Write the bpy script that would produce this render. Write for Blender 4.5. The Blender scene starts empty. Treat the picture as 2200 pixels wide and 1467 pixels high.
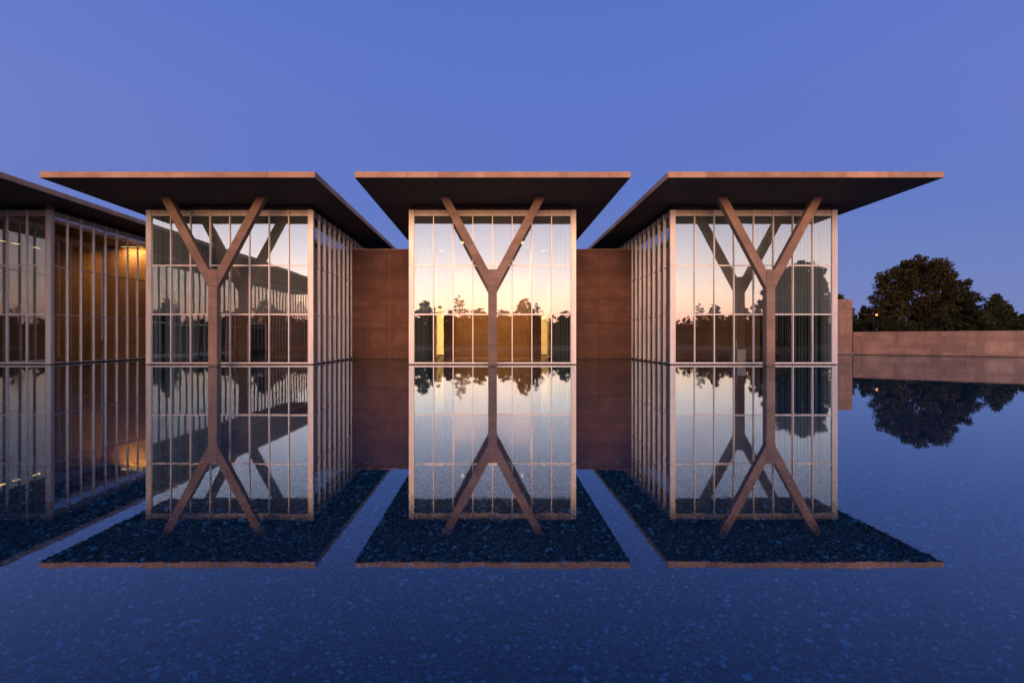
import bpy, bmesh, math, random
import numpy as np
from mathutils import Vector, Matrix

S = bpy.context.scene
C = S.collection
R = math.radians

# ------------------------------------------------------------------ camera, sky, light, exposure
EYE = 1.93
cam = bpy.data.cameras.new('camera')
cam.sensor_width = 36.0
cam.lens = 1232 / 2200 * 36.0
cam.shift_x = 43 / 2200
cam.shift_y = -4.5 / 2200
cam.clip_start = 0.05
cam.clip_end = 5000
cam_ob = bpy.data.objects.new('camera', cam)
cam_ob.location = (0, 0, EYE)
cam_ob.rotation_euler = (R(90), 0, 0)
C.objects.link(cam_ob)
S.camera = cam_ob

SUN_AZ = R(188)            # the afterglow stands behind the camera, a little to its left
W = bpy.data.worlds.new('World')
S.world = W
W.use_nodes = True
nt = W.node_tree
nt.nodes.clear()
wout = nt.nodes.new('ShaderNodeOutputWorld')
sky = nt.nodes.new('ShaderNodeTexSky')
sky.sky_type = 'NISHITA'
sky.sun_disc = False
sky.sun_elevation = R(-5.5)
sky.sun_rotation = SUN_AZ
sky.ozone_density = 0.6
sky.dust_density = 1.5
bg1 = nt.nodes.new('ShaderNodeBackground')
bg1.inputs[1].default_value = 37.0
hsv = nt.nodes.new('ShaderNodeHueSaturation')
hsv.inputs['Saturation'].default_value = 0.80
tint = nt.nodes.new('ShaderNodeMix')
tint.data_type = 'RGBA'
tint.blend_type = 'MULTIPLY'
tint.inputs[0].default_value = 1.0
tint.inputs[7].default_value = (1.06, 0.92, 1.02, 1)
nt.links.new(sky.outputs[0], hsv.inputs['Color'])
nt.links.new(hsv.outputs[0], tint.inputs[6])
nt.links.new(tint.outputs[2], bg1.inputs[0])
# twilight blue of the whole sky dome (light scattered more than once), the same in all directions of the compass
tc = nt.nodes.new('ShaderNodeTexCoord')
sx = nt.nodes.new('ShaderNodeSeparateXYZ')
nt.links.new(tc.outputs['Generated'], sx.inputs[0])
cr = nt.nodes.new('ShaderNodeValToRGB')
nt.links.new(sx.outputs[2], cr.inputs[0])
e = cr.color_ramp.elements
e[0].position = 0.0;  e[0].color = (0.205, 0.235, 0.500, 1)
e[1].position = 1.0;  e[1].color = (0.030, 0.080, 0.380, 1)
for p, c in ((0.10, (0.160, 0.225, 0.530, 1)), (0.26, (0.110, 0.188, 0.565, 1)), (0.40, (0.055, 0.150, 0.555, 1)), (0.5, (0.028, 0.122, 0.520, 1))):
    k = e.new(p); k.color = c
bg2 = nt.nodes.new('ShaderNodeBackground')
bg2.inputs[1].default_value = 1.0
nt.links.new(cr.outputs[0], bg2.inputs[0])
ad = nt.nodes.new('ShaderNodeAddShader')
nt.links.new(bg1.outputs[0], ad.inputs[0])
nt.links.new(bg2.outputs[0], ad.inputs[1])
nt.links.new(ad.outputs[0], wout.inputs[0])

afterglow_lamp = bpy.data.lights.new('afterglow_lamp', 'SUN')
afterglow_lamp.energy = 3.0
afterglow_lamp.angle = R(30)
afterglow_lamp.color = (1.0, 0.45, 0.20)
afterglow_lamp.cycles.use_multiple_importance_sampling = False
afterglow_lamp_ob = bpy.data.objects.new('afterglow_lamp', afterglow_lamp)
sd = Vector((-math.sin(R(3)), -math.cos(R(3)), math.tan(R(6))))   # towards the afterglow, which this added warm lamp stands for
afterglow_lamp_ob.rotation_euler = sd.to_track_quat('Z', 'Y').to_euler()
afterglow_lamp_ob.location = (-20, -60, 30)
C.objects.link(afterglow_lamp_ob)

S.view_settings.view_transform = 'Standard'
S.view_settings.look = 'None'
S.view_settings.exposure = 0.0
S.view_settings.gamma = 1.0
S.view_settings.use_curve_mapping = False
S.render.engine = 'CYCLES'
cy = S.cycles
cy.max_bounces = 10
cy.diffuse_bounces = 3
cy.glossy_bounces = 6
cy.transmission_bounces = 4
cy.transparent_max_bounces = 24
cy.sample_clamp_indirect = 6.0
cy.use_denoising = True
cy.blur_glossy = 0.2

# ------------------------------------------------------------------ materials
def new_mat(name):
    m = bpy.data.materials.new(name)
    m.use_nodes = True
    t = m.node_tree
    t.nodes.clear()
    o = t.nodes.new('ShaderNodeOutputMaterial')
    return m, t, o

def N(t, kind, **kw):
    n = t.nodes.new(kind)
    for k, v in kw.items():
        setattr(n, k, v)
    return n

def ramp(t, fac, stops):
    r = N(t, 'ShaderNodeValToRGB')
    t.links.new(fac, r.inputs[0])
    el = r.color_ramp.elements
    el[0].position, el[0].color = stops[0][0], (*stops[0][1], 1)
    el[1].position, el[1].color = stops[-1][0], (*stops[-1][1], 1)
    for p, c in stops[1:-1]:
        q = el.new(p); q.color = (*c, 1)
    return r.outputs[0]

def noise(t, vec, scale, detail=5, rough=0.6, dist=0.0):
    n = N(t, 'ShaderNodeTexNoise')
    n.inputs['Scale'].default_value = scale
    n.inputs['Detail'].default_value = detail
    n.inputs['Roughness'].default_value = rough
    n.inputs['Distortion'].default_value = dist
    t.links.new(vec, n.inputs['Vector'])
    return n.outputs['Fac']

def mapped(t, vec, scale=(1, 1, 1), loc=(0, 0, 0)):
    m = N(t, 'ShaderNodeMapping')
    m.inputs['Scale'].default_value = scale
    m.inputs['Location'].default_value = loc
    t.links.new(vec, m.inputs['Vector'])
    return m.outputs[0]

def mix(t, fac, a, b, mode='MIX'):
    m = N(t, 'ShaderNodeMix', data_type='RGBA', blend_type=mode)
    for sock, v in ((m.inputs[0], fac), (m.inputs[6], a), (m.inputs[7], b)):
        if hasattr(v, 'is_linked'):
            t.links.new(v, sock)
        else:
            sock.default_value = v if isinstance(v, float) else (*v, 1)
    return m.outputs[2]

def math_(t, op, a, b=0.0):
    m = N(t, 'ShaderNodeMath', operation=op)
    for i, v in enumerate((a, b)):
        if hasattr(v, 'is_linked'):
            t.links.new(v, m.inputs[i])
        else:
            m.inputs[i].default_value = v
    return m.outputs[0]

def principled(t, o, color, rough=0.7, metal=0.0, spec=0.5, height=None, dist=0.01, strength=1.0):
    b = N(t, 'ShaderNodeBsdfPrincipled')
    for sock, v in ((b.inputs['Base Color'], color), (b.inputs['Roughness'], rough)):
        if hasattr(v, 'is_linked'):
            t.links.new(v, sock)
        else:
            sock.default_value = v if isinstance(v, float) else (*v, 1)
    b.inputs['Metallic'].default_value = metal
    b.inputs['Specular IOR Level'].default_value = spec
    if height is not None:
        bp = N(t, 'ShaderNodeBump')
        bp.inputs['Distance'].default_value = dist
        bp.inputs['Strength'].default_value = strength
        t.links.new(height, bp.inputs['Height'])
        t.links.new(bp.outputs[0], b.inputs['Normal'])
    t.links.new(b.outputs[0], o.inputs[0])
    return b

def concrete(name, dark, mid, light, stain=(0.2, 0.12, 0.09), stain_amt=0.5, streak_scale=1.6, spec=0.3, vary=0.12):
    m, t, o = new_mat(name)
    pos = N(t, 'ShaderNodeNewGeometry').outputs['Position']
    rnd = N(t, 'ShaderNodeObjectInfo').outputs['Random']
    n1 = noise(t, pos, 0.55, 8, 0.62, 0.4)
    base = ramp(t, n1, [(0.34, dark), (0.5, mid), (0.66, light)])
    st = noise(t, mapped(t, pos, (streak_scale, streak_scale, 0.10)), 1.0, 6, 0.65)
    stf = ramp(t, st, [(0.50, (0, 0, 0)), (0.68, (1, 1, 1))])
    base = mix(t, math_(t, 'MULTIPLY', stf, stain_amt), base, stain)
    hz = noise(t, mapped(t, pos, (0.12, 0.12, 1.5)), 1.0, 5, 0.6)          # pour bands
    base = mix(t, math_(t, 'MULTIPLY', ramp(t, hz, [(0.46, (0, 0, 0)), (0.58, (1, 1, 1))]), 0.62), base, dark)
    bd = N(t, 'ShaderNodeTexWave', wave_type='BANDS', bands_direction='Z')     # marks of the form boards
    bd.inputs['Scale'].default_value = 0.85
    bd.inputs['Distortion'].default_value = 0.25
    bd.inputs['Detail'].default_value = 3.0
    t.links.new(pos, bd.inputs['Vector'])
    base = mix(t, math_(t, 'MULTIPLY', ramp(t, bd.outputs['Fac'], [(0.0, (1, 1, 1)), (0.06, (0, 0, 0))]), 0.22), base, dark)
    fine = noise(t, pos, 9.0, 6, 0.7)
    base = mix(t, 0.35, base, ramp(t, fine, [(0.3, dark), (0.7, light)]))
    sz = N(t, 'ShaderNodeSeparateXYZ')                                       # the wet band just above the water
    t.links.new(pos, sz.inputs[0])
    wet = ramp(t, math_(t, 'ADD', sz.outputs[2], math_(t, 'MULTIPLY', fine, 0.10)), [(0.10, (1, 1, 1)), (0.24, (0, 0, 0))])
    base = mix(t, math_(t, 'MULTIPLY', wet, 0.6), base, (0.035, 0.028, 0.025))
    tone = ramp(t, rnd, [(0.0, (1 - vary, 1 - vary, 1 - vary * 0.85)), (1.0, (1 + vary, 1 + vary * 0.9, 1 + vary * 0.8))])
    base = mix(t, 1.0, base, tone, 'MULTIPLY')
    principled(t, o, base, 0.72, spec=spec, height=noise(t, pos, 14.0, 8, 0.7), dist=0.008)
    return m

M = {}
M['concrete'] = concrete('concrete', (0.30, 0.17, 0.09), (0.47, 0.29, 0.16), (0.58, 0.39, 0.24), stain=(0.25, 0.095, 0.04), stain_amt=0.6, vary=0.17)
M['column'] = concrete('column_concrete', (0.17, 0.112, 0.080), (0.29, 0.19, 0.132), (0.41, 0.28, 0.195), stain=(0.135, 0.092, 0.080), stain_amt=0.45)
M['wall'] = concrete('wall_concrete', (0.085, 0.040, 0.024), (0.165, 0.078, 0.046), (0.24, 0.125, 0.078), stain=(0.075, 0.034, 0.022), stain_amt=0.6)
M['far_wall'] = concrete('weathered_concrete', (0.15, 0.09, 0.062), (0.31, 0.185, 0.122), (0.44, 0.27, 0.18), stain=(0.11, 0.075, 0.08), stain_amt=0.9, streak_scale=0.7, vary=0.24)
M['soffit'] = concrete('shaded_soffit_concrete', (0.10, 0.085, 0.075), (0.14, 0.115, 0.10), (0.18, 0.15, 0.13), stain=(0.09, 0.07, 0.06), stain_amt=0.3)  # the slab's concrete darkened: shade under the roof put into the colour
M['inner'] = concrete('interior_concrete', (0.18, 0.115, 0.075), (0.26, 0.17, 0.115), (0.32, 0.22, 0.155), stain=(0.17, 0.105, 0.07), stain_amt=0.3)

m, t, o = new_mat('aluminium')
pos = N(t, 'ShaderNodeNewGeometry').outputs['Position']
nz = noise(t, mapped(t, pos, (3, 3, 0.3)), 1.0, 5, 0.6)
principled(t, o, ramp(t, nz, [(0.3, (0.60, 0.55, 0.50)), (0.7, (0.76, 0.70, 0.64))]), 0.42, metal=0.35,
           height=noise(t, pos, 30, 3), dist=0.001)
M['alu'] = m

m, t, o = new_mat('dark_trim')
pos = N(t, 'ShaderNodeNewGeometry').outputs['Position']
principled(t, o, ramp(t, noise(t, pos, 4), [(0.3, (0.025, 0.02, 0.018)), (0.7, (0.05, 0.042, 0.036))]), 0.7)
M['trim'] = m

def schlick(t, r0, facing_normal=None, power=5.0):
    lw = N(t, 'ShaderNodeLayerWeight')
    lw.inputs['Blend'].default_value = 0.5
    if facing_normal is not None:
        t.links.new(facing_normal, lw.inputs['Normal'])
    p = math_(t, 'POWER', lw.outputs['Facing'], power)
    return math_(t, 'ADD', math_(t, 'MULTIPLY', p, 1 - r0), r0)

def glass_mat(name, tint, r0, veil=0.0):
    m, t, o = new_mat(name)
    pos = N(t, 'ShaderNodeNewGeometry').outputs['Position']
    rnd = N(t, 'ShaderNodeObjectInfo').outputs['Random']
    nz = N(t, 'ShaderNodeTexNoise', noise_dimensions='4D')
    nz.inputs['Scale'].default_value = 0.9
    nz.inputs['Detail'].default_value = 1.0
    t.links.new(pos, nz.inputs['Vector'])
    t.links.new(math_(t, 'MULTIPLY', rnd, 50.0), nz.inputs['W'])
    bp = N(t, 'ShaderNodeBump')
    bp.inputs['Strength'].default_value = 1.0
    bp.inputs['Distance'].default_value = 0.0010
    t.links.new(nz.outputs['Fac'], bp.inputs['Height'])
    gl = N(t, 'ShaderNodeBsdfGlossy')
    gl.inputs['Roughness'].default_value = 0.0
    gl.inputs['Color'].default_value = (0.97, 0.97, 0.97, 1)
    t.links.new(bp.outputs[0], gl.inputs['Normal'])
    tr = N(t, 'ShaderNodeBsdfTransparent')
    tr.inputs['Color'].default_value = (*tint, 1)
    mx = N(t, 'ShaderNodeMixShader')
    t.links.new(schlick(t, r0), mx.inputs[0])
    t.links.new(tr.outputs[0], mx.inputs[1])
    t.links.new(gl.outputs[0], mx.inputs[2])
    last = mx.outputs[0]
    if veil:                                        # an even pale diffuse veil mixed over the pane
        df = N(t, 'ShaderNodeBsdfDiffuse')
        df.inputs['Color'].default_value = (0.40, 0.52, 0.53, 1)
        m2 = N(t, 'ShaderNodeMixShader')
        m2.inputs[0].default_value = veil
        t.links.new(last, m2.inputs[1])
        t.links.new(df.outputs[0], m2.inputs[2])
        last = m2.outputs[0]
    t.links.new(last, o.inputs[0])
    return m
M['veil'] = glass_mat('veiled_glass', (0.90, 0.91, 0.885), 0.225, 0.085)
M['glass'] = glass_mat('coated_glass', (0.90, 0.91, 0.885), 0.225)

# pool water: a thin clear sheet over the stones
m, t, o = new_mat('pool_water')
pos = N(t, 'ShaderNodeNewGeometry').outputs['Position']
rip = noise(t, mapped(t, pos, (1.0, 2.2, 1.0)), 3.2, 3, 0.5)
rip2 = noise(t, mapped(t, pos, (0.35, 0.7, 1.0)), 1.0, 2, 0.5)
hgt = math_(t, 'ADD', math_(t, 'MULTIPLY', rip, 0.35), rip2)
bp = N(t, 'ShaderNodeBump')
bp.inputs['Strength'].default_value = 1.0
bp.inputs['Distance'].default_value = 0.0006
t.links.new(hgt, bp.inputs['Height'])
gl = N(t, 'ShaderNodeBsdfGlossy')
gl.inputs['Roughness'].default_value = 0.004
gl.inputs['Color'].default_value = (0.80, 0.91, 1.0, 1)
t.links.new(bp.outputs[0], gl.inputs['Normal'])
tr = N(t, 'ShaderNodeBsdfTransparent')
tr.inputs['Color'].default_value = (0.34, 0.74, 0.94, 1)
mx = N(t, 'ShaderNodeMixShader')
t.links.new(schlick(t, 0.025, power=4.0), mx.inputs[0])
t.links.new(tr.outputs[0], mx.inputs[1])
t.links.new(gl.outputs[0], mx.inputs[2])
t.links.new(mx.outputs[0], o.inputs[0])
M['water'] = m

# stones of the pool bed
m, t, o = new_mat('river_stone')
geo = N(t, 'ShaderNodeNewGeometry')
col = ramp(t, geo.outputs['Random Per Island'], [(0.0, (0.006, 0.009, 0.011)), (0.3, (0.022, 0.028, 0.030)), (0.6, (0.085, 0.100, 0.102)),
           (0.78, (0.050, 0.044, 0.036)), (0.90, (0.17, 0.20, 0.205)), (1.0, (0.29, 0.33, 0.35))])
col = mix(t, 0.25, col, ramp(t, noise(t, geo.outputs['Position'], 40, 4), [(0.3, (0.02, 0.022, 0.025)), (0.7, (0.08, 0.085, 0.09))]))
principled(t, o, col, 0.55, height=noise(t, geo.outputs['Position'], 60, 4), dist=0.004)
M['stone'] = m

m, t, o = new_mat('pool_bed')
pos = N(t, 'ShaderNodeNewGeometry').outputs['Position']
vo = N(t, 'ShaderNodeTexVoronoi')
vo.inputs['Scale'].default_value = 17.0
t.links.new(mapped(t, pos, (1, 1, 0)), vo.inputs['Vector'])
hs = N(t, 'ShaderNodeSeparateColor')
t.links.new(vo.outputs['Color'], hs.inputs[0])
col = ramp(t, hs.outputs[0], [(0.0, (0.015, 0.02, 0.025)), (0.4, (0.026, 0.032, 0.034)), (0.75, (0.045, 0.048, 0.046)), (1.0, (0.11, 0.12, 0.125))])
principled(t, o, col, 0.7, height=math_(t, 'SUBTRACT', 1.0, vo.outputs['Distance']), dist=0.03)
M['bed'] = m

m, t, o = new_mat('lawn')
pos = N(t, 'ShaderNodeNewGeometry').outputs['Position']
principled(t, o, ramp(t, noise(t, pos, 1.2, 8), [(0.3, (0.022, 0.032, 0.010)), (0.7, (0.055, 0.065, 0.022))]), 0.9, spec=0.1,
           height=noise(t, pos, 25, 5), dist=0.05)
M['lawn'] = m

m, t, o = new_mat('granite_floor')
pos = N(t, 'ShaderNodeNewGeometry').outputs['Position']
principled(t, o, ramp(t, noise(t, pos, 25, 5), [(0.3, (0.10, 0.085, 0.07)), (0.7, (0.17, 0.145, 0.12))]), 0.28)
M['floor'] = m

m, t, o = new_mat('white_plaster')
pos = N(t, 'ShaderNodeNewGeometry').outputs['Position']
principled(t, o, ramp(t, noise(t, pos, 2, 5), [(0.3, (0.70, 0.70, 0.69)), (0.7, (0.80, 0.80, 0.79))]), 0.7, spec=0.2)
M['plaster'] = m

m, t, o = new_mat('brass')
principled(t, o, (0.75, 0.52, 0.20), 0.25, metal=1.0)
M['brass'] = m
m, t, o = new_mat('polished_steel')
pos = N(t, 'ShaderNodeNewGeometry').outputs['Position']
principled(t, o, (0.72, 0.70, 0.68), 0.22, metal=1.0, height=noise(t, pos, 12, 3), dist=0.01)
M['steel'] = m

def bark_mat():
    m, t, o = new_mat('bark')
    pos = N(t, 'ShaderNodeNewGeometry').outputs['Position']
    n = noise(t, mapped(t, pos, (5, 5, 0.8)), 1.0, 6)
    principled(t, o, ramp(t, n, [(0.3, (0.03, 0.022, 0.016)), (0.7, (0.11, 0.08, 0.06))]), 0.9, spec=0.1, height=n, dist=0.05)
    return m
M['bark'] = bark_mat()

def leaf_mat(name, a, b, c):
    m, t, o = new_mat(name)
    g = N(t, 'ShaderNodeNewGeometry')
    col = ramp(t, g.outputs['Random Per Island'], [(0, a), (0.6, b), (1, c)])
    col = mix(t, 0.5, col, ramp(t, noise(t, g.outputs['Position'], 0.5, 4), [(0.35, a), (0.65, c)]))
    d = N(t, 'ShaderNodeBsdfDiffuse')
    t.links.new(col, d.inputs[0])
    tl = N(t, 'ShaderNodeBsdfTranslucent')
    t.links.new(col, tl.inputs[0])
    mx = N(t, 'ShaderNodeMixShader')
    mx.inputs[0].default_value = 0.25
    t.links.new(d.outputs[0], mx.inputs[1])
    t.links.new(tl.outputs[0], mx.inputs[2])
    t.links.new(mx.outputs[0], o.inputs[0])
    return m
M['leaf_oak'] = leaf_mat('oak_leaf', (0.038, 0.038, 0.016), (0.062, 0.055, 0.024), (0.095, 0.075, 0.034))
M['leaf_green'] = leaf_mat('green_leaf', (0.020, 0.027, 0.012), (0.036, 0.043, 0.018), (0.058, 0.062, 0.026))
M['leaf_cedar'] = leaf_mat('cedar_needle', (0.028, 0.042, 0.019), (0.052, 0.068, 0.027), (0.082, 0.095, 0.038))

def emit_mat(name, color, strength):
    m, t, o = new_mat(name)
    em = N(t, 'ShaderNodeEmission')
    em.inputs[0].default_value = (*color, 1)
    em.inputs[1].default_value = strength
    t.links.new(em.outputs[0], o.inputs[0])
    return m
M['lamp'] = emit_mat('lamp_glow', (1.0, 0.70, 0.30), 2.6)
M['sodium'] = emit_mat('sodium_glow', (1.0, 0.36, 0.09), 2.2)

def plain(name, color, rough=0.7, metal=0.0, var=0.25):
    m, t, o = new_mat(name)
    pos = N(t, 'ShaderNodeNewGeometry').outputs['Position']
    lo = tuple(c * (1 - var) for c in color); hi = tuple(min(1, c * (1 + var)) for c in color)
    principled(t, o, ramp(t, noise(t, pos, 3, 5), [(0.3, lo), (0.7, hi)]), rough, metal=metal)
    return m
M['brick'] = plain('red_brick', (0.30, 0.10, 0.07))
M['pale'] = plain('pale_coping', (0.62, 0.52, 0.46))
m, t, o = new_mat('striped_blind')
tcn = N(t, 'ShaderNodeTexCoord').outputs['Object']
rv = N(t, 'ShaderNodeObjectInfo').outputs['Random']
cx = N(t, 'ShaderNodeCombineXYZ')
sp = N(t, 'ShaderNodeSeparateXYZ')
t.links.new(tcn, sp.inputs[0])
t.links.new(sp.outputs[0], cx.inputs[0])
t.links.new(math_(t, 'MULTIPLY', rv, 37.0), cx.inputs[1])
principled(t, o, ramp(t, noise(t, cx.outputs[0], 3.6, 2, 0.6), [(0.40, (0.03, 0.04, 0.035)), (0.50, (0.30, 0.36, 0.33)), (0.62, (0.66, 0.76, 0.72))]), 0.85, spec=0.2)
M['blind'] = m
M['pole'] = plain('painted_pole', (0.012, 0.012, 0.012), 0.5)
M['window'] = plain('dark_window', (0.03, 0.035, 0.045), 0.1)
M['stair'] = plain('stair_stone', (0.10, 0.085, 0.07), 0.5)

# ------------------------------------------------------------------ geometry helpers
def add_box(bm, x0, x1, y0, y1, z0, z1):
    v = [bm.verts.new(p) for p in ((x0, y0, z0), (x1, y0, z0), (x1, y1, z0), (x0, y1, z0),
                                   (x0, y0, z1), (x1, y0, z1), (x1, y1, z1), (x0, y1, z1))]
    for f in ((3, 2, 1, 0), (4, 5, 6, 7), (0, 1, 5, 4), (1, 2, 6, 5), (2, 3, 7, 6), (3, 0, 4, 7)):
        bm.faces.new([v[i] for i in f])

def mesh_of(name, bm, mat, smooth=False, bevel=0.0):
    if bevel:
        bmesh.ops.bevel(bm, geom=list(bm.edges), offset=bevel, segments=1, affect='EDGES', clamp_overlap=True)
    bm.normal_update()
    me = bpy.data.meshes.new(name)
    bm.to_mesh(me)
    bm.free()
    me.materials.append(mat)
    if smooth:
        for p in me.polygons:
            p.use_smooth = True
    return me

def boxes(name, lst, mat, bevel=0.0):
    bm = bmesh.new()
    for b in lst:
        add_box(bm, *b)
    return mesh_of(name, bm, mat, bevel=bevel)

def put(name, me, parent=None, loc=(0, 0, 0), rot=(0, 0, 0)):
    o = bpy.data.objects.new(name, me)
    o.location = loc
    o.rotation_euler = rot
    o.parent = parent
    C.objects.link(o)
    return o

def part(name, lst, mat, parent, loc=(0, 0, 0), rot=(0, 0, 0), bevel=0.0):
    return put(name, boxes(name, lst, mat, bevel), parent, loc, rot)

def thing(name, label, cat, loc=(0, 0, 0), rz=0.0, group=None):
    o = put(name, None, None, loc, (0, 0, rz))
    o['label'] = label
    o['category'] = cat
    if group:
        o['group'] = group
    return o

def tag(o, label, cat, group=None):
    o['label'] = label
    o['category'] = cat
    if group:
        o['group'] = group
    return o

def struct(name, me, kind='structure'):
    o = put(name, me)
    o['kind'] = kind
    return o

def tube(bm, pts, radii, seg=7):
    rings = []
    for i, p in enumerate(pts):
        p = Vector(p)
        d = (Vector(pts[min(i + 1, len(pts) - 1)]) - Vector(pts[max(i - 1, 0)])).normalized()
        a = d.orthogonal().normalized()
        b = d.cross(a)
        rings.append([bm.verts.new(p + (a * math.cos(2 * math.pi * k / seg) + b * math.sin(2 * math.pi * k / seg)) * radii[i]) for k in range(seg)])
    for i in range(len(rings) - 1):
        for k in range(seg):
            bm.faces.new((rings[i][k], rings[i][(k + 1) % seg], rings[i + 1][(k + 1) % seg], rings[i + 1][k]))
    bm.faces.new(rings[0][::-1])
    bm.faces.new(rings[-1])

def poly_sheet(name, polys, mat, z):
    bm = bmesh.new()
    for poly in polys:
        bm.faces.new([bm.verts.new((x, y, z)) for x, y in poly])
    bmesh.ops.remove_doubles(bm, verts=bm.verts, dist=0.001)
    bmesh.ops.recalc_face_normals(bm, faces=bm.faces)
    for f in bm.faces:
        if f.normal.z < 0:
            f.normal_flip()
    return mesh_of(name, bm, mat)

# ------------------------------------------------------------------ the setting: ground, pool
BED = -0.42
PX0, PY0 = -95.0, 1.9
POOL = [(PX0, PY0), (78, PY0), (78, 44.4), (45.3, 72.0), (PX0, 72.0)]
FAR = 2500
GZ = 0.35
ground_polys = [
    [(-FAR, -FAR), (FAR, -FAR), (FAR, PY0), (78, PY0), (PX0, PY0), (-FAR, PY0)],
    [(-FAR, PY0), (PX0, PY0), (PX0, 72), (-FAR, 72)],
    [(78, PY0), (FAR, PY0), (FAR, 72), (45.3, 72), (78, 44.4)],
    [(-FAR, 72), (PX0, 72), (45.3, 72), (FAR, 72), (FAR, FAR), (-FAR, FAR)],
]
struct('ground', poly_sheet('ground', ground_polys, M['lawn'], GZ))
struct('pool_bed', poly_sheet('pool_bed', [POOL], M['bed'], BED))
struct('water', poly_sheet('water', [POOL], M['water'], 0.0))
struct('pool_edge', boxes('pool_edge', [(PX0, 78, PY0 - 0.6, PY0 + 0.001, BED, GZ + 0.012),
                                        (78, 78.5, PY0 + 0.004, 44.0, BED, GZ + 0.012),
                                        (PX0 - 0.5, PX0, PY0 + 0.004, 71.9, BED, GZ + 0.012),
                                        (PX0, 43.0, 72.0, 72.5, BED, GZ + 0.012)], M['stair']))

# stones lying on the bed, nobody could count them
def make_stones():
    rs = np.random.RandomState(5)
    def unit_ico(sub):
        bm = bmesh.new()
        bmesh.ops.create_icosphere(bm, subdivisions=sub, radius=1.0)
        bm.verts.ensure_lookup_table()
        v = np.array([q.co[:] for q in bm.verts]); f = np.array([[w.index for w in q.verts] for q in bm.faces])
        bm.free()
        return v, f
    V, F, base = [], [], 0
    for (y0, y1, step, sub) in ((2.5, 3.9, 0.033, 2), (3.9, 7.2, 0.039, 1), (7.2, 11.0, 0.052, 1)):
        uv, uf = unit_ico(sub)
        ys = np.arange(y0, y1, step)
        P = []
        for y in ys:
            xs = np.arange(-y * 0.90 - 0.8, y * 0.97 + 0.8, step)
            P.append(np.stack([xs, np.full_like(xs, y)], 1))
        P = np.concatenate(P)
        P += rs.uniform(-0.5, 0.5, P.shape) * step
        n = len(P)
        size = step * 0.52 * np.exp(np.clip(rs.normal(0, 0.34, n), -0.7, 0.55)) * (0.9 + 0.2 * (np.sin(P[:, 0] * 1.3 + np.sin(P[:, 1] * 0.9) * 2) * np.sin(P[:, 1] * 1.7 + 1) > 0.1))
        sc = np.stack([size * rs.uniform(0.9, 1.35, n), size * rs.uniform(0.7, 1.0, n), size * rs.uniform(0.28, 0.55, n)], 1)
        a = rs.uniform(0, 2 * np.pi, n); tx = rs.normal(0, 0.28, n)
        v = uv[None] * sc[:, None]
        jit = 1 + rs.normal(0, 0.13, (n, len(uv), 1))
        v = v * jit
        y_, z_ = v[..., 1] * np.cos(tx)[:, None] - v[..., 2] * np.sin(tx)[:, None], v[..., 1] * np.sin(tx)[:, None] + v[..., 2] * np.cos(tx)[:, None]
        ca, sa = np.cos(a)[:, None], np.sin(a)[:, None]
        w = np.stack([v[..., 0] * ca - y_ * sa, v[..., 0] * sa + y_ * ca, z_], -1)
        w[..., 0] += P[:, 0:1]; w[..., 1] += P[:, 1:2]
        w[..., 2] += (BED + sc[:, 2] * 0.55 + np.abs(rs.normal(0, step * 0.15, n)))[:, None]
        V.append(w.reshape(-1, 3))
        F.append((uf[None] + (np.arange(n) * len(uv))[:, None, None] + base).reshape(-1, 3))
        base += n * len(uv)
    V = np.concatenate(V).astype(np.float32); F = np.concatenate(F).astype(np.int32)
    me = bpy.data.meshes.new('pebbles')
    me.vertices.add(len(V)); me.vertices.foreach_set('co', V.ravel())
    me.loops.add(F.size); me.loops.foreach_set('vertex_index', F.ravel())
    me.polygons.add(len(F))
    me.polygons.foreach_set('loop_start', np.arange(0, F.size, 3, dtype=np.int32))
    me.polygons.foreach_set('use_smooth', np.ones(len(F), dtype=bool))
    me.update(); me.validate()
    me.materials.append(M['stone'])
    return me
o = struct('pebbles', make_stones(), 'stuff')
o['label'] = 'grey river pebbles covering the pool floor under the water'
o['category'] = 'pebbles'

# ------------------------------------------------------------------ curtain walls
BAY = 1.5
ROWS = ((0.17, 3.79), (3.88, 7.52), (7.61, 11.36))
TRANS = (3.835, 7.565)
rng = random.Random(3)
gy = -0.12                                                    # the glass lies this far behind the fin tips
PANE = [boxes('glass_pane', [(-0.715, 0.715, -gy - 0.015, -gy + 0.015, a, b)], M['glass']) for a, b in ROWS]
PANE_F = [PANE[0]] + [boxes('glass_pane', [(-0.715, 0.715, -gy - 0.015, -gy + 0.015, a, b)], M['veil']) for a, b in ROWS[1:]]
FIN = boxes('mullion', [(-0.032, 0.032, 0.0, 0.16, 0.06, 11.8)], M['alu'])
BAR = boxes('transom', [(-0.705, 0.705, 0.085, 0.17, -0.05, 0.05)], M['alu'])
HEAD = boxes('head_rail', [(-0.705, 0.705, 0.06, 0.20, 11.35, 11.44)], M['alu'])
SILL = boxes('sill', [(-0.705, 0.705, 0.05, 0.20, 0.07, 0.18)], M['alu'])
LOUVRE = boxes('louvre', [(-0.70, 0.70, 0.07, 0.16, 11.46 + k * 0.055, 11.495 + k * 0.055) for k in range(6)] + [(-0.70, 0.70, 0.17, 0.19, 11.44, 11.8)], M['alu'])

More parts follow.
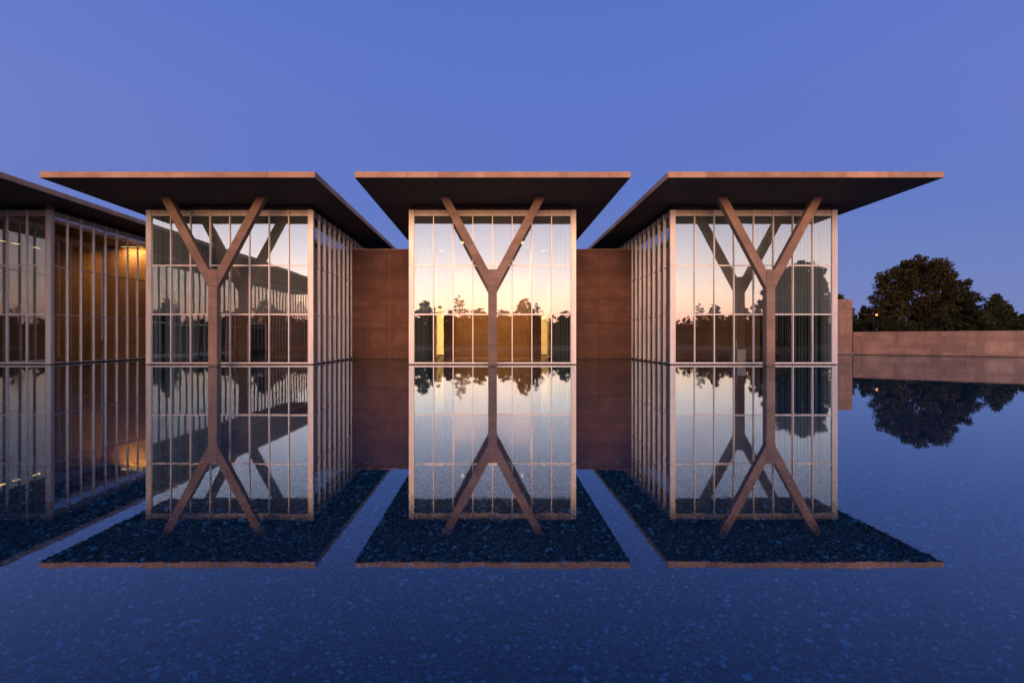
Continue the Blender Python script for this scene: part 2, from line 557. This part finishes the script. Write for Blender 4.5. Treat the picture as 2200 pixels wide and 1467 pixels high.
def facade(parent, x, y, rz, n, row_list=(0, 1, 2), first=True, last=True):
    """n bays from (x, y) along the local direction rz; the outside lies towards local -y of that direction"""
    mt = Matrix.Rotation(rz, 4, 'Z')
    def at(u):
        v = mt @ Vector((u, 0, 0))
        return (x + v.x, y + v.y, 0)
    for i in range(n + 1):
        if (i == 0 and not first) or (i == n and not last):
            continue
        put('mullion', FIN, parent, at(i * BAY), (0, 0, rz))
    for i in range(n):
        c = at((i + 0.5) * BAY)
        for r in row_list:
            put('glass_pane', (PANE_F if abs(rz) < 0.01 else PANE)[r], parent, c, (rng.gauss(0, 0.0009), rng.gauss(0, 0.0006), rz + rng.gauss(0, 0.0011)))
        for z in TRANS:
            put('transom', BAR, parent, (c[0], c[1], z), (0, 0, rz))
        put('head_rail', HEAD, parent, c, (0, 0, rz))
        put('sill', SILL, parent, c, (0, 0, rz))
        put('louvre', LOUVRE, parent, c, (0, 0, rz))

bm = bmesh.new()
pl_x = [(-0.74 + 1.48 * k / 14, 0.33 + (0.09 if k % 2 else 0.0)) for k in range(15)]
lo = [bm.verts.new((a, b, 0.12)) for a, b in pl_x] + [bm.verts.new((a, b + 0.012, 0.12)) for a, b in pl_x[::-1]]
hi = [bm.verts.new((v.co.x, v.co.y, 11.6)) for v in lo]
for k in range(30):
    bm.faces.new((lo[k], lo[(k + 1) % 30], hi[(k + 1) % 30], hi[k]))
bm.faces.new(hi); bm.faces.new(lo[::-1])
BLIND = mesh_of('blind', bm, M['blind'])
def blinds(parent, x, y, rz, n):
    mt = Matrix.Rotation(rz, 4, 'Z')
    for i in range(n):
        v = mt @ Vector(((i + 0.5) * BAY, 0, 0))
        put('blind', BLIND, parent, (x + v.x, y + v.y, 0), (0, 0, rz))

def corner_post(parent, x, y, sx):
    """outer corner at (x, y), building towards -sx in x and +y"""
    L = []
    for z0, z1 in ((0.06, 3.83), (3.845, 7.56), (7.575, 11.8)):
        L.append((0.03, 0.32, 0.03, 0.32, z0, z1))
        for q in (0.0, 0.135, 0.27):
            L.append((q, q + 0.085, 0.0, 0.05, z0, z1))
        for q in (0.135, 0.27):
            L.append((0.0, 0.05, q, q + 0.085, z0, z1))
    if sx > 0:
        L = [(-b, -a, c, d, e_, f) for a, b, c, d, e_, f in L]
    part('corner_post', L, M['alu'], parent, (x, y, 0))

HW = 6.37            # half width over the glass
RW = 8.74            # half width of the roof
D0 = 43.69           # distance of the glass fronts
SOF = 12.2

def y_column(parent, x, y):
    w = 0.31
    st = part('y_column', [(-w, w, 0.0, 0.62, BED, 5.755)], M['column'], parent, (x, y, 0), bevel=0.012)
    bm = bmesh.new()
    add_box(bm, -w + 0.002, w - 0.002, 0.002, 0.618, 5.77, 6.94)
    put('fork', mesh_of('fork', bm, M['column'], bevel=0.01), st)
    for s in (-1, 1):
        bm = bmesh.new()
        pr = [(w * s, 5.62), (w * s, 6.93), (3.22 * s, SOF + 0.1), (3.86 * s, SOF + 0.1)]
        a = [bm.verts.new((px, 0.03, pz)) for px, pz in pr]
        b = [bm.verts.new((px, 0.59, pz)) for px, pz in pr]
        bm.faces.new(a); bm.faces.new(b[::-1])
        for i in range(4):
            j = (i + 1) % 4
            bm.faces.new((a[i], b[i], b[j], a[j]))
        bmesh.ops.recalc_face_normals(bm, faces=bm.faces)
        put('arm', mesh_of('arm', bm, M['column'], bevel=0.012), st)
        # the socket in the soffit that the arm runs into
    return st

def roof(parent, x0, x1, y0, y1):
    bm = bmesh.new()
    add_box(bm, x0, x1, y0, y1, SOF, SOF + 0.37)
    r = put('roof', mesh_of('roof', bm, M['concrete'], bevel=0.015), parent)
    xs = [x0]
    while xs[-1] < x1 - 4.2:
        xs.append(xs[-1] + rng.choice((2.4, 2.9, 3.4)))
    xs.append(x1)
    for a, b in zip(xs, xs[1:]):
        part('fascia_panel', [(a + 0.006, b - 0.006, y0 - 0.03, y0 - 0.001, SOF + 0.004, SOF + 0.372)], M['concrete'], r)
    ny = max(2, int((y1 - y0) / 3.6))
    for k in range(ny):
        a = y0 + (y1 - y0) * k / ny; b = y0 + (y1 - y0) * (k + 1) / ny
        for p_, q_ in ((x0 - 0.03, x0 - 0.001), (x1 + 0.001, x1 + 0.03)):
            part('fascia_panel', [(p_, q_, a + 0.006, b - 0.006, SOF + 0.004, SOF + 0.372)], M['concrete'], r)
    part('soffit', [(x0 + 0.02, x1 - 0.02, y0 + 0.02, y1 - 0.02, SOF - 0.006, SOF + 0.05)], M['soffit'], r)  # thin sheet added under the slab to carry the shaded colour
    return r

def area_lamp(parent, name, loc, size, power, color=(1.0, 0.48, 0.13), rot=(0, 0, 0), size_y=None, spread=180):
    l = bpy.data.lights.new(name, 'AREA')
    l.shape = 'RECTANGLE'
    l.size = size
    l.size_y = size_y or size
    l.energy = power
    l.spread = R(spread)
    l.color = color
    ob = bpy.data.objects.new(name, l)
    ob.location = loc
    ob.rotation_euler = rot
    ob.parent = parent
    C.objects.link(ob)
    return ob

def ceiling_lamp(parent, x, y, z, lx, ly, power, tilt=0.0, spread=180):
    """a strip lamp: housing, glowing diffuser and its light"""
    h = part('ceiling_lamp', [(-lx / 2 - 0.03, lx / 2 + 0.03, -ly / 2 - 0.03, ly / 2 + 0.03, 0.02, 0.10)], M['trim'], parent, (x, y, z))
    part('diffuser', [(-lx / 2, lx / 2, -ly / 2, ly / 2, 0.0, 0.018)], M['lamp'], h)
    if power:
        area_lamp(h, 'lamp_light', (0, 0, -0.02), lx, power, size_y=ly, rot=(R(tilt), 0, 0), spread=spread)
    return h

SIDE = 13
DEPTH = 0.37 + SIDE * BAY
def pavilion(xc, label):
    p = thing('glass_pavilion', label, 'pavilion', (xc, D0, 0), group='glass pavilions standing in the pool')
    roof(p, -RW, RW, -7.25, DEPTH + 8)
    part('head_beam', [(-HW + 0.30, HW - 0.30, 0.30, DEPTH, 11.82, SOF - 0.008)], M['trim'], p)
    part('ceiling', [(-HW + 0.45, HW - 0.45, 0.45, DEPTH, 11.70, 11.80)], M['inner'], p)
    part('floor', [(-HW + 0.33, HW - 0.33, 0.33, DEPTH, -0.02, 0.10)], M['floor'], p)
    part('plinth', [(-HW + 0.12, HW - 0.12, 0.12, DEPTH - 0.01, BED, 0.05)], M['trim'], p)
    facade(p, -6.0, 0, 0, 8)
    facade(p, HW, 0.37, R(90), SIDE)
    facade(p, -HW, 0.37 + SIDE * BAY, R(-90), SIDE)
    blinds(p, HW, 0.37, R(90), SIDE)
    blinds(p, -HW, 0.37 + SIDE * BAY, R(-90), SIDE)
    corner_post(p, HW, 0, 1)
    corner_post(p, -HW, 0, -1)
    y_column(p, 0, 41.03 - D0)
    return p

left = pavilion(-20.0, 'glass pavilion nearest the lit wing, its glass mirroring the wing')
mid = pavilion(0.04, 'middle glass pavilion with golden lit rooms behind the glass')
right = pavilion(19.96, 'glass pavilion nearest the trees, with a white plinth inside')

# rooms inside the middle pavilion
part('inner_wall', [(-4.55, -3.75, 9.8, 15.6, 0.101, 11.69)], M['inner'], mid)
part('inner_wall', [(3.75, 4.55, 9.8, 15.6, 0.101, 11.69)], M['inner'], mid)
part('inner_wall', [(-3.745, 3.745, 14.6, 15.4, 0.101, 11.69)], M['inner'], mid)
part('end_wall', [(-6.0, 6.0, 18.3, 18.6, 0.101, 11.69)], M['plaster'], mid)
for sx in (-1, 1):
    part('skirting', [(min(sx * 5.95, sx * 3.6), max(sx * 5.95, sx * 3.6), 18.27, 18.298, 0.101, 0.30)], M['trim'], mid)
    ceiling_lamp(mid, sx * 5.25, 16.4, 11.2, 0.7, 0.2, 520 if sx < 0 else 300, 6, 26)
ceiling_lamp(mid, -2.9, 12.0, 11.3, 0.25, 1.4, 1050, 4, 90)
ceiling_lamp(mid, 2.9, 12.0, 11.3, 0.25, 1.4, 1050, 4, 90)

# rooms inside the pavilion by the wing
part('inner_wall', [(-4.5, -2.5, 9.0, 9.6, 0.101, 11.69)], M['inner'], left)
part('inner_wall', [(-0.75, 5.2, 9.0, 9.6, 0.101, 11.69)], M['inner'], left)
part('inner_wall', [(-2.5, -0.75, 9.0, 9.6, 3.4, 11.69)], M['inner'], left)
part('inner_wall', [(-4.5, 5.2, 15.0, 15.6, 0.101, 11.69)], M['inner'], left)
part('inner_wall', [(-4.5, -4.0, 9.605, 14.99, 0.101, 11.69)], M['inner'], left)
part('door_frame', [(-2.50, -2.44, 8.97, 9.3, 0.101, 3.40), (-0.81, -0.75, 8.97, 9.3, 0.101, 3.40), (-2.44, -0.81, 8.97, 9.3, 3.34, 3.40)], M['alu'], left)
# rooms inside the pavilion by the trees
part('inner_wall', [(-5.6, 4.3, 8.2, 8.8, 0.101, 11.69)], M['inner'], right)
part('inner_wall', [(3.8, 4.3, 8.805, 18.0, 0.101, 11.69)], M['inner'], right)

# small things in the rooms
notice = tag(part('wall_notice', [(-0.075, 0.075, -0.012, 0.0, -0.07, 0.07)], M['plaster'], None, (-17.72, D0 + 8.997, 2.35)),
             'small white square notice on the brown wall in the pavilion by the wing', 'notice')
part('notice_panel', [(-0.045, 0.045, -0.016, -0.012, -0.04, 0.04)], M['window'], notice)
pl = tag(part('plinth', [(-0.36, 0.36, 0.0, 1.6, 0.0, 1.0)], M['plaster'], None, (20.87, 47.95, 0.101), bevel=0.006),
         'white display plinth standing behind the glass', 'plinth')
bm = bmesh.new()
tube(bm, [(0, 0, 0.0), (0.02, 0, 0.05), (0.03, 0.01, 0.16), (-0.03, 0, 0.30), (0.05, 0.02, 0.45), (0.0, 0, 0.58), (0.05, 0, 0.70), (0.02, 0.01, 0.80)],
     [0.075, 0.06, 0.035, 0.075, 0.05, 0.085, 0.05, 0.012], 10)
sc = tag(put('sculpture', mesh_of('sculpture', bm, M['steel'], smooth=True), None, (20.62, 48.4, 1.102)),
         'slender silver sculpture standing on the white plinth', 'sculpture')
part('sculpture_base', [(-0.10, 0.10, -0.10, 0.10, 0.0, 0.03)], M['trim'], sc)

stair = thing('staircase', 'dark stair with brass handrail behind the glass near the trees', 'stairs', (25.3, 49.0, 0.101))
for k in range(12):
    part('step', [(-0.68, 0.62, k * 0.30, k * 0.30 + 0.34, k * 0.165 + 0.06, k * 0.165 + 0.165)], M['stair'], stair)
part('stringer', [(-0.76, -0.70, 0.0, 3.7, 0.0, 0.20)], M['stair'], stair, rot=(math.atan2(0.165, 0.30), 0, 0))
for dz in (0.95, 0.70):
    bm = bmesh.new()
    tube(bm, [(0.56, -0.25, dz - 0.02), (0.56, 0.1, dz + 0.05), (0.56, 3.5, dz + 0.05 + 3.4 * 0.55)], [0.024] * 3, 8)
    put('handrail', mesh_of('handrail', bm, M['brass'], smooth=True), stair)
for k in range(4):
    bm = bmesh.new()
    yy = 0.1 + k * 1.1
    tube(bm, [(0.56, yy, yy * 0.55 + 0.05), (0.56, yy, yy * 0.55 + 1.0)], [0.016] * 2, 6)
    put('baluster', mesh_of('baluster', bm, M['brass'], smooth=True), stair)

# ------------------------------------------------------------------ the long wing
wing = thing('glass_wing', 'long glass wing with warm lamps inside, cut by the frame', 'wing', (-40.0, D0, 0))
WY = -54 * BAY
roof(wing, -RW, RW, WY - 6, DEPTH + 8)
part('head_beam', [(-HW, HW - 0.30, 0.30, DEPTH, 11.82, SOF - 0.008), (-HW, 1.5 - 0.30, WY, 0.28, 11.82, SOF - 0.008)], M['trim'], wing)
part('ceiling', [(-HW, HW - 0.45, 0.45, DEPTH, 11.70, 11.80), (-HW, 1.5 - 0.45, WY, 0.44, 11.70, 11.80)], M['inner'], wing)
part('floor', [(-HW, HW - 0.33, 0.33, DEPTH, -0.02, 0.10), (-HW, 1.5 - 0.33, WY, 0.32, -0.02, 0.10)], M['floor'], wing)
part('plinth', [(-HW, HW - 0.12, 0.12, DEPTH - 0.01, BED, 0.05), (-HW, 1.5 - 0.12, WY, 0.11, BED, 0.05)], M['trim'], wing)
facade(wing, 1.5, 0, 0, 3, first=False)
facade(wing, HW, 0.37, R(90), SIDE)
facade(wing, 1.5, WY, R(90), 54)
corner_post(wing, HW, 0, 1)
bm = bmesh.new()
tube(bm, [(HW - 0.34, 0.36, BED), (HW - 0.34, 0.36, SOF - 0.01)], [0.30, 0.30], 20)
put('round_column', mesh_of('round_column', bm, M['column'], smooth=False), wing)
part('inner_wall', [(-1.5, -0.9, 2.0, 16.4, 0.101, 11.69)], M['inner'], wing)
part('inner_wall', [(-0.9, HW - 1.2, 16.5, 17.0, 0.101, 11.69)], M['inner'], wing)
part('inner_wall', [(-3.0, -2.5, WY, 1.0, 0.101, 11.69)], M['inner'], wing)
for y_ in (3.3, 4.8, 7.0):
    ceiling_lamp(wing, -0.25, y_, 10.0, 0.16, 0.8, 2)
ceiling_lamp(wing, 2.7, 15.75, 11.5, 2.2, 0.2, 560, 10, 170)

# ------------------------------------------------------------------ concrete walls between the pavilions
def panel_wall(label, x0, x1, y, h, xs, zs):
    w = thing('concrete_wall', label, 'wall', (x0, y, 0))
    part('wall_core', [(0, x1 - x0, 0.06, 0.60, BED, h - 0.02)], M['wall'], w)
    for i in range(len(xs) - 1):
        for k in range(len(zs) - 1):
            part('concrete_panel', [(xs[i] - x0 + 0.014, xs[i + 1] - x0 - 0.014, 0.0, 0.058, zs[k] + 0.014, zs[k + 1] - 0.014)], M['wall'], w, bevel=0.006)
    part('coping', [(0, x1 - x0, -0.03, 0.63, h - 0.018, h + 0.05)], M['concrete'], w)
    return w
WYY = 55.75
panel_wall('brown concrete wall between the middle pavilion and the one by the wing', -13.62, -6.34, WYY, 10.66, [-13.62, -10.25, -6.34], [0.02, 3.6, 5.75, 8.2, 10.62])
panel_wall('brown concrete wall between the middle pavilion and the one by the trees', 6.42, 13.58, WYY, 10.66, [6.42, 10.4, 13.58], [0.02, 3.6, 5.75, 8.2, 10.62])
panel_wall('brown concrete wall in the gap between wing and pavilion', -33.6, -26.4, WYY + 3, 10.66, [-33.6, -30.0, -26.4], [0.02, 3.6, 5.75, 8.2, 10.62])

# ------------------------------------------------------------------ pier and low wall by the trees
pier = tag(part('concrete_pier', [(43.0, 45.25, 72.0, 73.2, BED, 5.73), (43.003, 45.247, 72.003, 73.197, 5.742, 6.95)], M['far_wall'], None, bevel=0.01),
           'tall stained concrete pier at the end of the low wall', 'pier')
ang = math.atan2(-10.2, 12.1)
low = thing('low_wall', 'low weathered concrete wall along the water under the trees', 'wall', (45.32, 71.98, 0), ang)
part('wall_core', [(0.0, 44, 0.06, 0.5, BED, 2.86)], M['far_wall'], low)
ed = [0.0, 5.2, 10.95, 16.4, 21.9, 27.4, 33, 38.5, 44]
for i in range(len(ed) - 1):
    part('concrete_panel', [(ed[i] + 0.01, ed[i + 1] - 0.01, rng.uniform(-0.012, 0.012), 0.058, 0.03, 2.88)], M['far_wall'], low, bevel=0.008)
part('footing', [(0.0, 44, -0.05, 0.055, BED, 0.03)], M['trim'], low)

# ------------------------------------------------------------------ trees
def leaf_mesh(name, P, D, size, mat, seed, aspect=0.55):
    """one leaf spray (a bent lozenge of two triangles) at each point P, lying about along direction D"""
    rs = np.random.RandomState(seed)
    n = len(P)
    L = size * np.exp(rs.normal(0, 0.3, n))[:, None]
    d = D + rs.normal(0, 0.55, (n, 3)); d /= np.linalg.norm(d, axis=1)[:, None]
    u = np.cross(d, rs.normal(0, 1, (n, 3))); u /= np.linalg.norm(u, axis=1)[:, None] + 1e-9
    a = P - d * L * 0.5; b = P + d * L * 0.5
    nn = np.cross(d, u)
    c = P + u * L * aspect * 0.5 + nn * L * 0.12; e_ = P - u * L * aspect * 0.5 + nn * L * 0.12
    V = np.stack([a, c, b, e_], 1).reshape(-1, 3)
    F = (np.array([[0, 1, 2, 3]]) + np.arange(n)[:, None] * 4).astype(np.int32)
    me = bpy.data.meshes.new(name)
    me.vertices.add(len(V)); me.vertices.foreach_set('co', V.astype(np.float32).ravel())
    me.loops.add(F.size); me.loops.foreach_set('vertex_index', F.ravel())
    me.polygons.add(n); me.polygons.foreach_set('loop_start', np.arange(0, F.size, 4, dtype=np.int32))
    me.update()
    me.materials.append(mat)
    return me

def broadleaf(lobes, trunk_h, seed, n_clump, per, leaf, mat, spread=0.85, trunk_r=0.35):
    """lobes: (x, y, z, rx, ry, rz) ellipsoids; leaves sit in clumps on and inside them"""
    rs = np.random.RandomState(seed)
    lob = np.array(lobes, float)
    wts = (lob[:, 3] * lob[:, 4] * lob[:, 5]) ** 0.67; wts /= wts.sum()
    P, D, tips = [], [], []
    for i in range(n_clump):
        l = lob[rs.choice(len(lob), p=wts)]
        d = rs.normal(0, 1, 3); d /= np.linalg.norm(d)
        r = rs.uniform(0.35, 1.0) ** 0.55 * (1 + rs.normal(0, 0.05))
        c = l[:3] + d * l[3:] * r
        if c[2] < 0.5:
            continue
        s = spread * rs.uniform(0.6, 1.25)
        k = int(per * rs.uniform(0.6, 1.3))
        q = rs.normal(0, 1, (k, 3)); q /= np.linalg.norm(q, axis=1)[:, None]
        q = q * (rs.uniform(0, 1, (k, 1)) ** 0.45) * s * np.array([1.0, 1.0, 0.62])
        P.append(c + q); D.append(q / s + d * 0.7 + np.array([0, 0, -0.1]))
        tips.append(c)
    P = np.concatenate(P); D = np.concatenate(D)
    crown = leaf_mesh('crown', P, D, leaf, mat, seed + 1)
    bm = bmesh.new()
    tube(bm, [(0, 0, -0.5), (0.05, 0, trunk_h * 0.5), (0, 0.1, trunk_h)], [trunk_r * 1.4, trunk_r, trunk_r * 0.8], 9)
    top = Vector((0, 0.1, trunk_h))
    for i in range(26):
        tp = Vector(tips[rs.randint(len(tips))])
        md = top.lerp(tp, 0.5) + Vector(rs.normal(0, 0.35, 3)) + Vector((0, 0, 0.3))
        tube(bm, [top - Vector((0, 0, 0.25)), md, tp], [trunk_r * 0.5, trunk_r * 0.25, 0.03], 5)
    return crown, mesh_of('trunk', bm, M['bark'], smooth=True)

def conifer(h, rbase, seed, n_br, per, leaf, mat, lean=0.0):
    rs = np.random.RandomState(seed)
    P, D = [], []
    bm = bmesh.new()
    tube(bm, [(0, 0, -0.3), (lean * 0.4, 0, h * 0.5), (lean, 0, h * 0.97)], [h * 0.022, h * 0.014, 0.02], 7)
    for i in range(n_br):
        f = (i + rs.uniform()) / n_br
        z = h * (0.06 + 0.92 * f)
        ln = rbase * (1 - f) ** 0.8 * rs.uniform(0.65, 1.2) + 0.15
        a = i * 2.399 + rs.normal(0, 0.3)
        d = np.array([math.cos(a), math.sin(a), 0.35 + 0.35 * f])
        d /= np.linalg.norm(d)
        b0 = np.array([lean * f, 0, z - 0.2 * ln])
        tube(bm, [b0, b0 + d * ln * 0.9], [0.05, 0.015], 4)
        k = max(6, int(per * (0.3 + ln / rbase)))
        tt = rs.uniform(0.05, 1.0, k) ** 0.7
        q = b0 + d * (tt * ln)[:, None] + rs.normal(0, 1, (k, 3)) * (0.05 + 0.20 * ln * (1.1 - tt))[:, None] * np.array([1, 1, 0.7])
        P.append(q); D.append(np.tile(d * 1.2, (k, 1)) + np.array([0, 0, 0.25]))
    return leaf_mesh('crown', np.concatenate(P), np.concatenate(D), leaf, mat, seed + 1, 0.34), mesh_of('trunk', bm, M['bark'], smooth=True)

def tree(meshes, name, label, loc, rz=0.0, sc=1.0, group=None):
    t_ = thing(name, label, 'tree', loc, rz, group)
    t_.scale = (sc, sc, sc) if not isinstance(sc, tuple) else sc
    put('trunk', meshes[1], t_)
    put('crown', meshes[0], t_)
    return t_

G1 = 'trees behind the low wall'
# the great round tree: 13.7 px per metre at 90 m
oak = broadleaf([(0.6, 0, 8.6, 5.6, 5.2, 5.2), (-4.6, 0, 6.6, 3.0, 3.4, 3.0), (4.2, 0, 7.6, 3.4, 3.6, 3.8), (0.3, 0, 11.9, 4.3, 3.8, 2.4),
                 (-2.6, 0.5, 10.4, 3.2, 3.2, 2.8), (0, 0, 4.2, 6.0, 4.6, 2.8)], 3.2, 11, 560, 70, 0.40, M['leaf_oak'], 0.95)
tree(oak, 'oak_tree', 'big round dark tree rising above the low concrete wall', (66.8, 90, GZ), 0, 1.0, G1)
feath = broadleaf([(0, 0, 6.2, 3.0, 3.0, 3.6), (2.4, 0, 7.4, 2.0, 2.0, 2.4), (-1.5, 0, 4.0, 3.4, 3.0, 3.0), (2.2, 0, 4.6, 2.8, 2.6, 2.6)], 2.4, 23, 150, 46, 0.36, M['leaf_green'], 0.75, 0.22)
tree(feath, 'bushy_tree', 'smaller feathery tree beside the big round tree', (71.6, 88, GZ), 0.4, 1.0, G1)
ced = conifer(7.6, 3.6, 31, 150, 62, 0.46, M['leaf_cedar'], 0.2)
ced2 = conifer(6.2, 3.0, 37, 120, 60, 0.42, M['leaf_cedar'], -0.1)
tree(ced, 'cedar_tree', 'pointed cedar with a ragged tip at the far end of the wall', (73.7, 84, GZ), 0.0, 1.08, G1)
tree(ced2, 'cedar_tree', 'drooping lower cedar at the very edge of the view', (76.3, 82.5, GZ), 1.2, 0.84, G1)
tree(ced, 'cedar_tree', 'second pointed cedar leaning against the first at the wall end', (74.4, 82.8, GZ), 5.0, 0.84, G1)
tree(ced2, 'cedar_tree', 'broad cedar in front of the feathery tree', (69.5, 82, GZ), 2.0, (1.25, 1.25, 0.92), G1)
tree(ced, 'cedar_tree', 'dark cedar just past the concrete pier', (57.0, 92, GZ), 2.6, (0.85, 0.85, 1.0), G1)
tree(ced2, 'cedar_tree', 'narrow cedar poking out between the pier and the round tree', (60.3, 93, GZ), 0.7, (0.75, 0.75, 1.13), G1)
tree(ced, 'cedar_tree', 'cedar tip showing over the top of the pier', (54.6, 90, GZ), 4.0, (0.9, 0.9, 1.13), G1)
bush = broadleaf([(0, 0, 2.6, 5.0, 3.0, 2.4), (-3.5, 0, 2.0, 3.5, 3.0, 2.0), (3.6, 0, 2.2, 3.6, 3.0, 2.2)], 1.0, 41, 150, 50, 0.38, M['leaf_green'], 0.8, 0.15)
tree(bush, 'shrub', 'dark shrub mass under the big round tree', (66.0, 84, GZ), 0.2, 1.0, G1)
tree(bush, 'shrub', 'dark shrub mass between pier and round tree', (57.6, 84.5, GZ), 1.9, (0.75, 0.75, 1.02), G1)
tree(bush, 'shrub', 'leafy shrub filling the gap below the feathery tree', (72.2, 86, GZ), 4.4, (0.7, 0.7, 1.25), G1)
tree(bush, 'shrub', 'dark shrub mass below the pointed cedar', (74.5, 80.5, GZ), 3.3, (1.0, 1.0, 0.85), G1)

# trees across the lawn behind the viewer: they stand in the mirror of the glass fronts
G2 = 'trees mirrored in the glass fronts'
wide = broadleaf([(0, 0, 4.4, 4.3, 4.0, 3.2), (-2.3, 0.6, 5.4, 2.0, 2.2, 2.3), (1.9, -0.5, 6.1, 1.8, 1.9, 2.2), (-0.5, 0, 7.6, 1.3, 1.3, 1.6), (3.3, 0.4, 4.1, 2.0, 2.4, 2.2), (-3.9, -0.4, 3.4, 1.6, 2.0, 1.8)], 2.0, 51, 230, 40, 0.44, M['leaf_green'], 0.62, 0.28)
thin = broadleaf([(0, 0, 8.2, 1.9, 1.9, 2.6), (0.5, 0, 5.6, 1.3, 1.3, 1.6)], 5.0, 61, 46, 20, 0.34, M['leaf_green'], 0.6, 0.13)
def mirrored(x_px, dv, top_px, meshes, base_h, name, label, rz=0.0, wide_=1.0):
    """a tree whose mirror image in the glass plane stands at that column of the picture"""
    f = 1232 / dv
    X = (x_px - 1057) / f
    Y = 2 * D0 - dv
    h = EYE + (729 - top_px) / f - GZ
    s = h / base_h
    tree(meshes, name, label, (X, Y, GZ), rz, (s * wide_, s * wide_, s), G2)
mirrored(915, 150, 645, wide, 9.2, 'broad_tree', 'dense tree mirrored at the wing side of the middle pavilion glass', 0.3)
mirrored(992, 158, 634, thin, 10.8, 'slender_tree', 'slender open tree mirrored alone in the middle pavilion glass', 0.0)
mirrored(1032, 165, 661, wide, 9.2, 'broad_tree', 'low tree mirrored beside the middle fork column', 1.4, 1.3)
mirrored(1125, 150, 642, wide, 9.2, 'broad_tree', 'dense tree mirrored past the column in the middle pavilion glass', 2.2, 0.8)
mirrored(1155, 162, 650, thin, 10.8, 'slender_tree', 'thin tree mirrored between two panes of the middle pavilion', 1.0)
mirrored(1212, 170, 668, wide, 9.2, 'broad_tree', 'low tree mirrored near the corner of the middle pavilion', 3.0, 1.2)
mirrored(965, 175, 668, wide, 9.2, 'broad_tree', 'low tree mirrored in the third bay of the middle pavilion', 4.0, 1.2)
mirrored(1080, 180, 664, wide, 9.2, 'broad_tree', 'low tree mirrored just past the middle column', 4.9, 1.2)
mirrored(1510, 165, 655, thin, 10.8, 'slender_tree', 'thin tree mirrored in the second bay by the trees', 0.4)
mirrored(1538, 160, 656, wide, 9.2, 'broad_tree', 'small tree mirrored in the third bay by the trees', 5.5, 0.7)
mirrored(1600, 175, 660, wide, 9.2, 'broad_tree', 'low tree mirrored behind the mirrored column', 0.9, 1.2)
mirrored(1722, 112, 562, oak, 14.6, 'oak_tree', 'great round tree mirrored in the last bays by the trees', 2.5, 0.95)
mirrored(1655, 120, 620, wide, 9.2, 'broad_tree', 'medium tree mirrored beside the last fork column', 1.7, 0.8)
mirrored(640, 150, 650, wide, 9.2, 'broad_tree', 'tree mirrored low at the corner of the pavilion by the wing', 2.9)
# the low hedge in front of those trees
bm = bmesh.new()
hd = thing('hedge', 'low dark hedge across the lawn, mirrored in the glass', 'hedge', (0, -66, GZ))
rs = np.random.RandomState(77)
n = 16000
P = np.stack([rs.uniform(-60, 110, n), rs.uniform(-1.2, 1.2, n), rs.uniform(0, 1, n)], 1)
P[:, 2] *= 6.3 + 0.6 * np.sin(P[:, 0] * 0.6) + 0.5 * np.sin(P[:, 0] * 1.7 + 1) + rs.normal(0, 0.35, n)
put('foliage', leaf_mesh('foliage', P, rs.normal(0, 1, (n, 3)), 0.95, M['leaf_green'], 78, 0.7), hd)
part('stem', [(-60, 110, -0.5, 0.5, 0.0, 5.2)], M['bark'], hd)

# ------------------------------------------------------------------ lamp post and far building
lp = thing('street_lamp', 'lit orange street lamp among the dark trees', 'street lamp', (58.35, 87.8, GZ))
bm = bmesh.new(); tube(bm, [(0, 0, 0), (0, 0, 5.3)], [0.09, 0.05], 8); put('pole', mesh_of('pole', bm, M['pole']), lp)
bm = bmesh.new(); tube(bm, [(0, 0, 5.25), (-0.2, -0.3, 5.45), (-0.3, -0.9, 5.45)], [0.05, 0.045, 0.04], 6); put('arm', mesh_of('arm', bm, M['pole']), lp)
hdm = part('lamp_head', [(-0.55, -0.05, -1.6, -0.9, 5.40, 5.56)], M['pole'], lp)
bm = bmesh.new(); bmesh.ops.create_uvsphere(bm, u_segments=12, v_segments=8, radius=0.17); put('bulb', mesh_of('bulb', bm, M['sodium'], True), hdm, (-0.3, -1.25, 5.27))

fb = thing('brick_building', 'distant red brick building with a pale roof edge beyond the cedars', 'building', (147.8, 152, GZ))
part('wall', [(-8, 20, 0, 12, 0, 6.6)], M['brick'], fb)
part('roof', [(-8.3, 20.3, -0.3, 12.3, 6.6, 7.3)], M['pale'], fb)
for k in range(5):
    w_ = part('window', [(-6 + k * 4.5, -4 + k * 4.5, -0.05, -0.002, 2.5, 4.6)], M['window'], fb)
    part('sill', [(-6.1 + k * 4.5, -3.9 + k * 4.5, -0.12, -0.003, 2.36, 2.49)], M['pale'], w_)
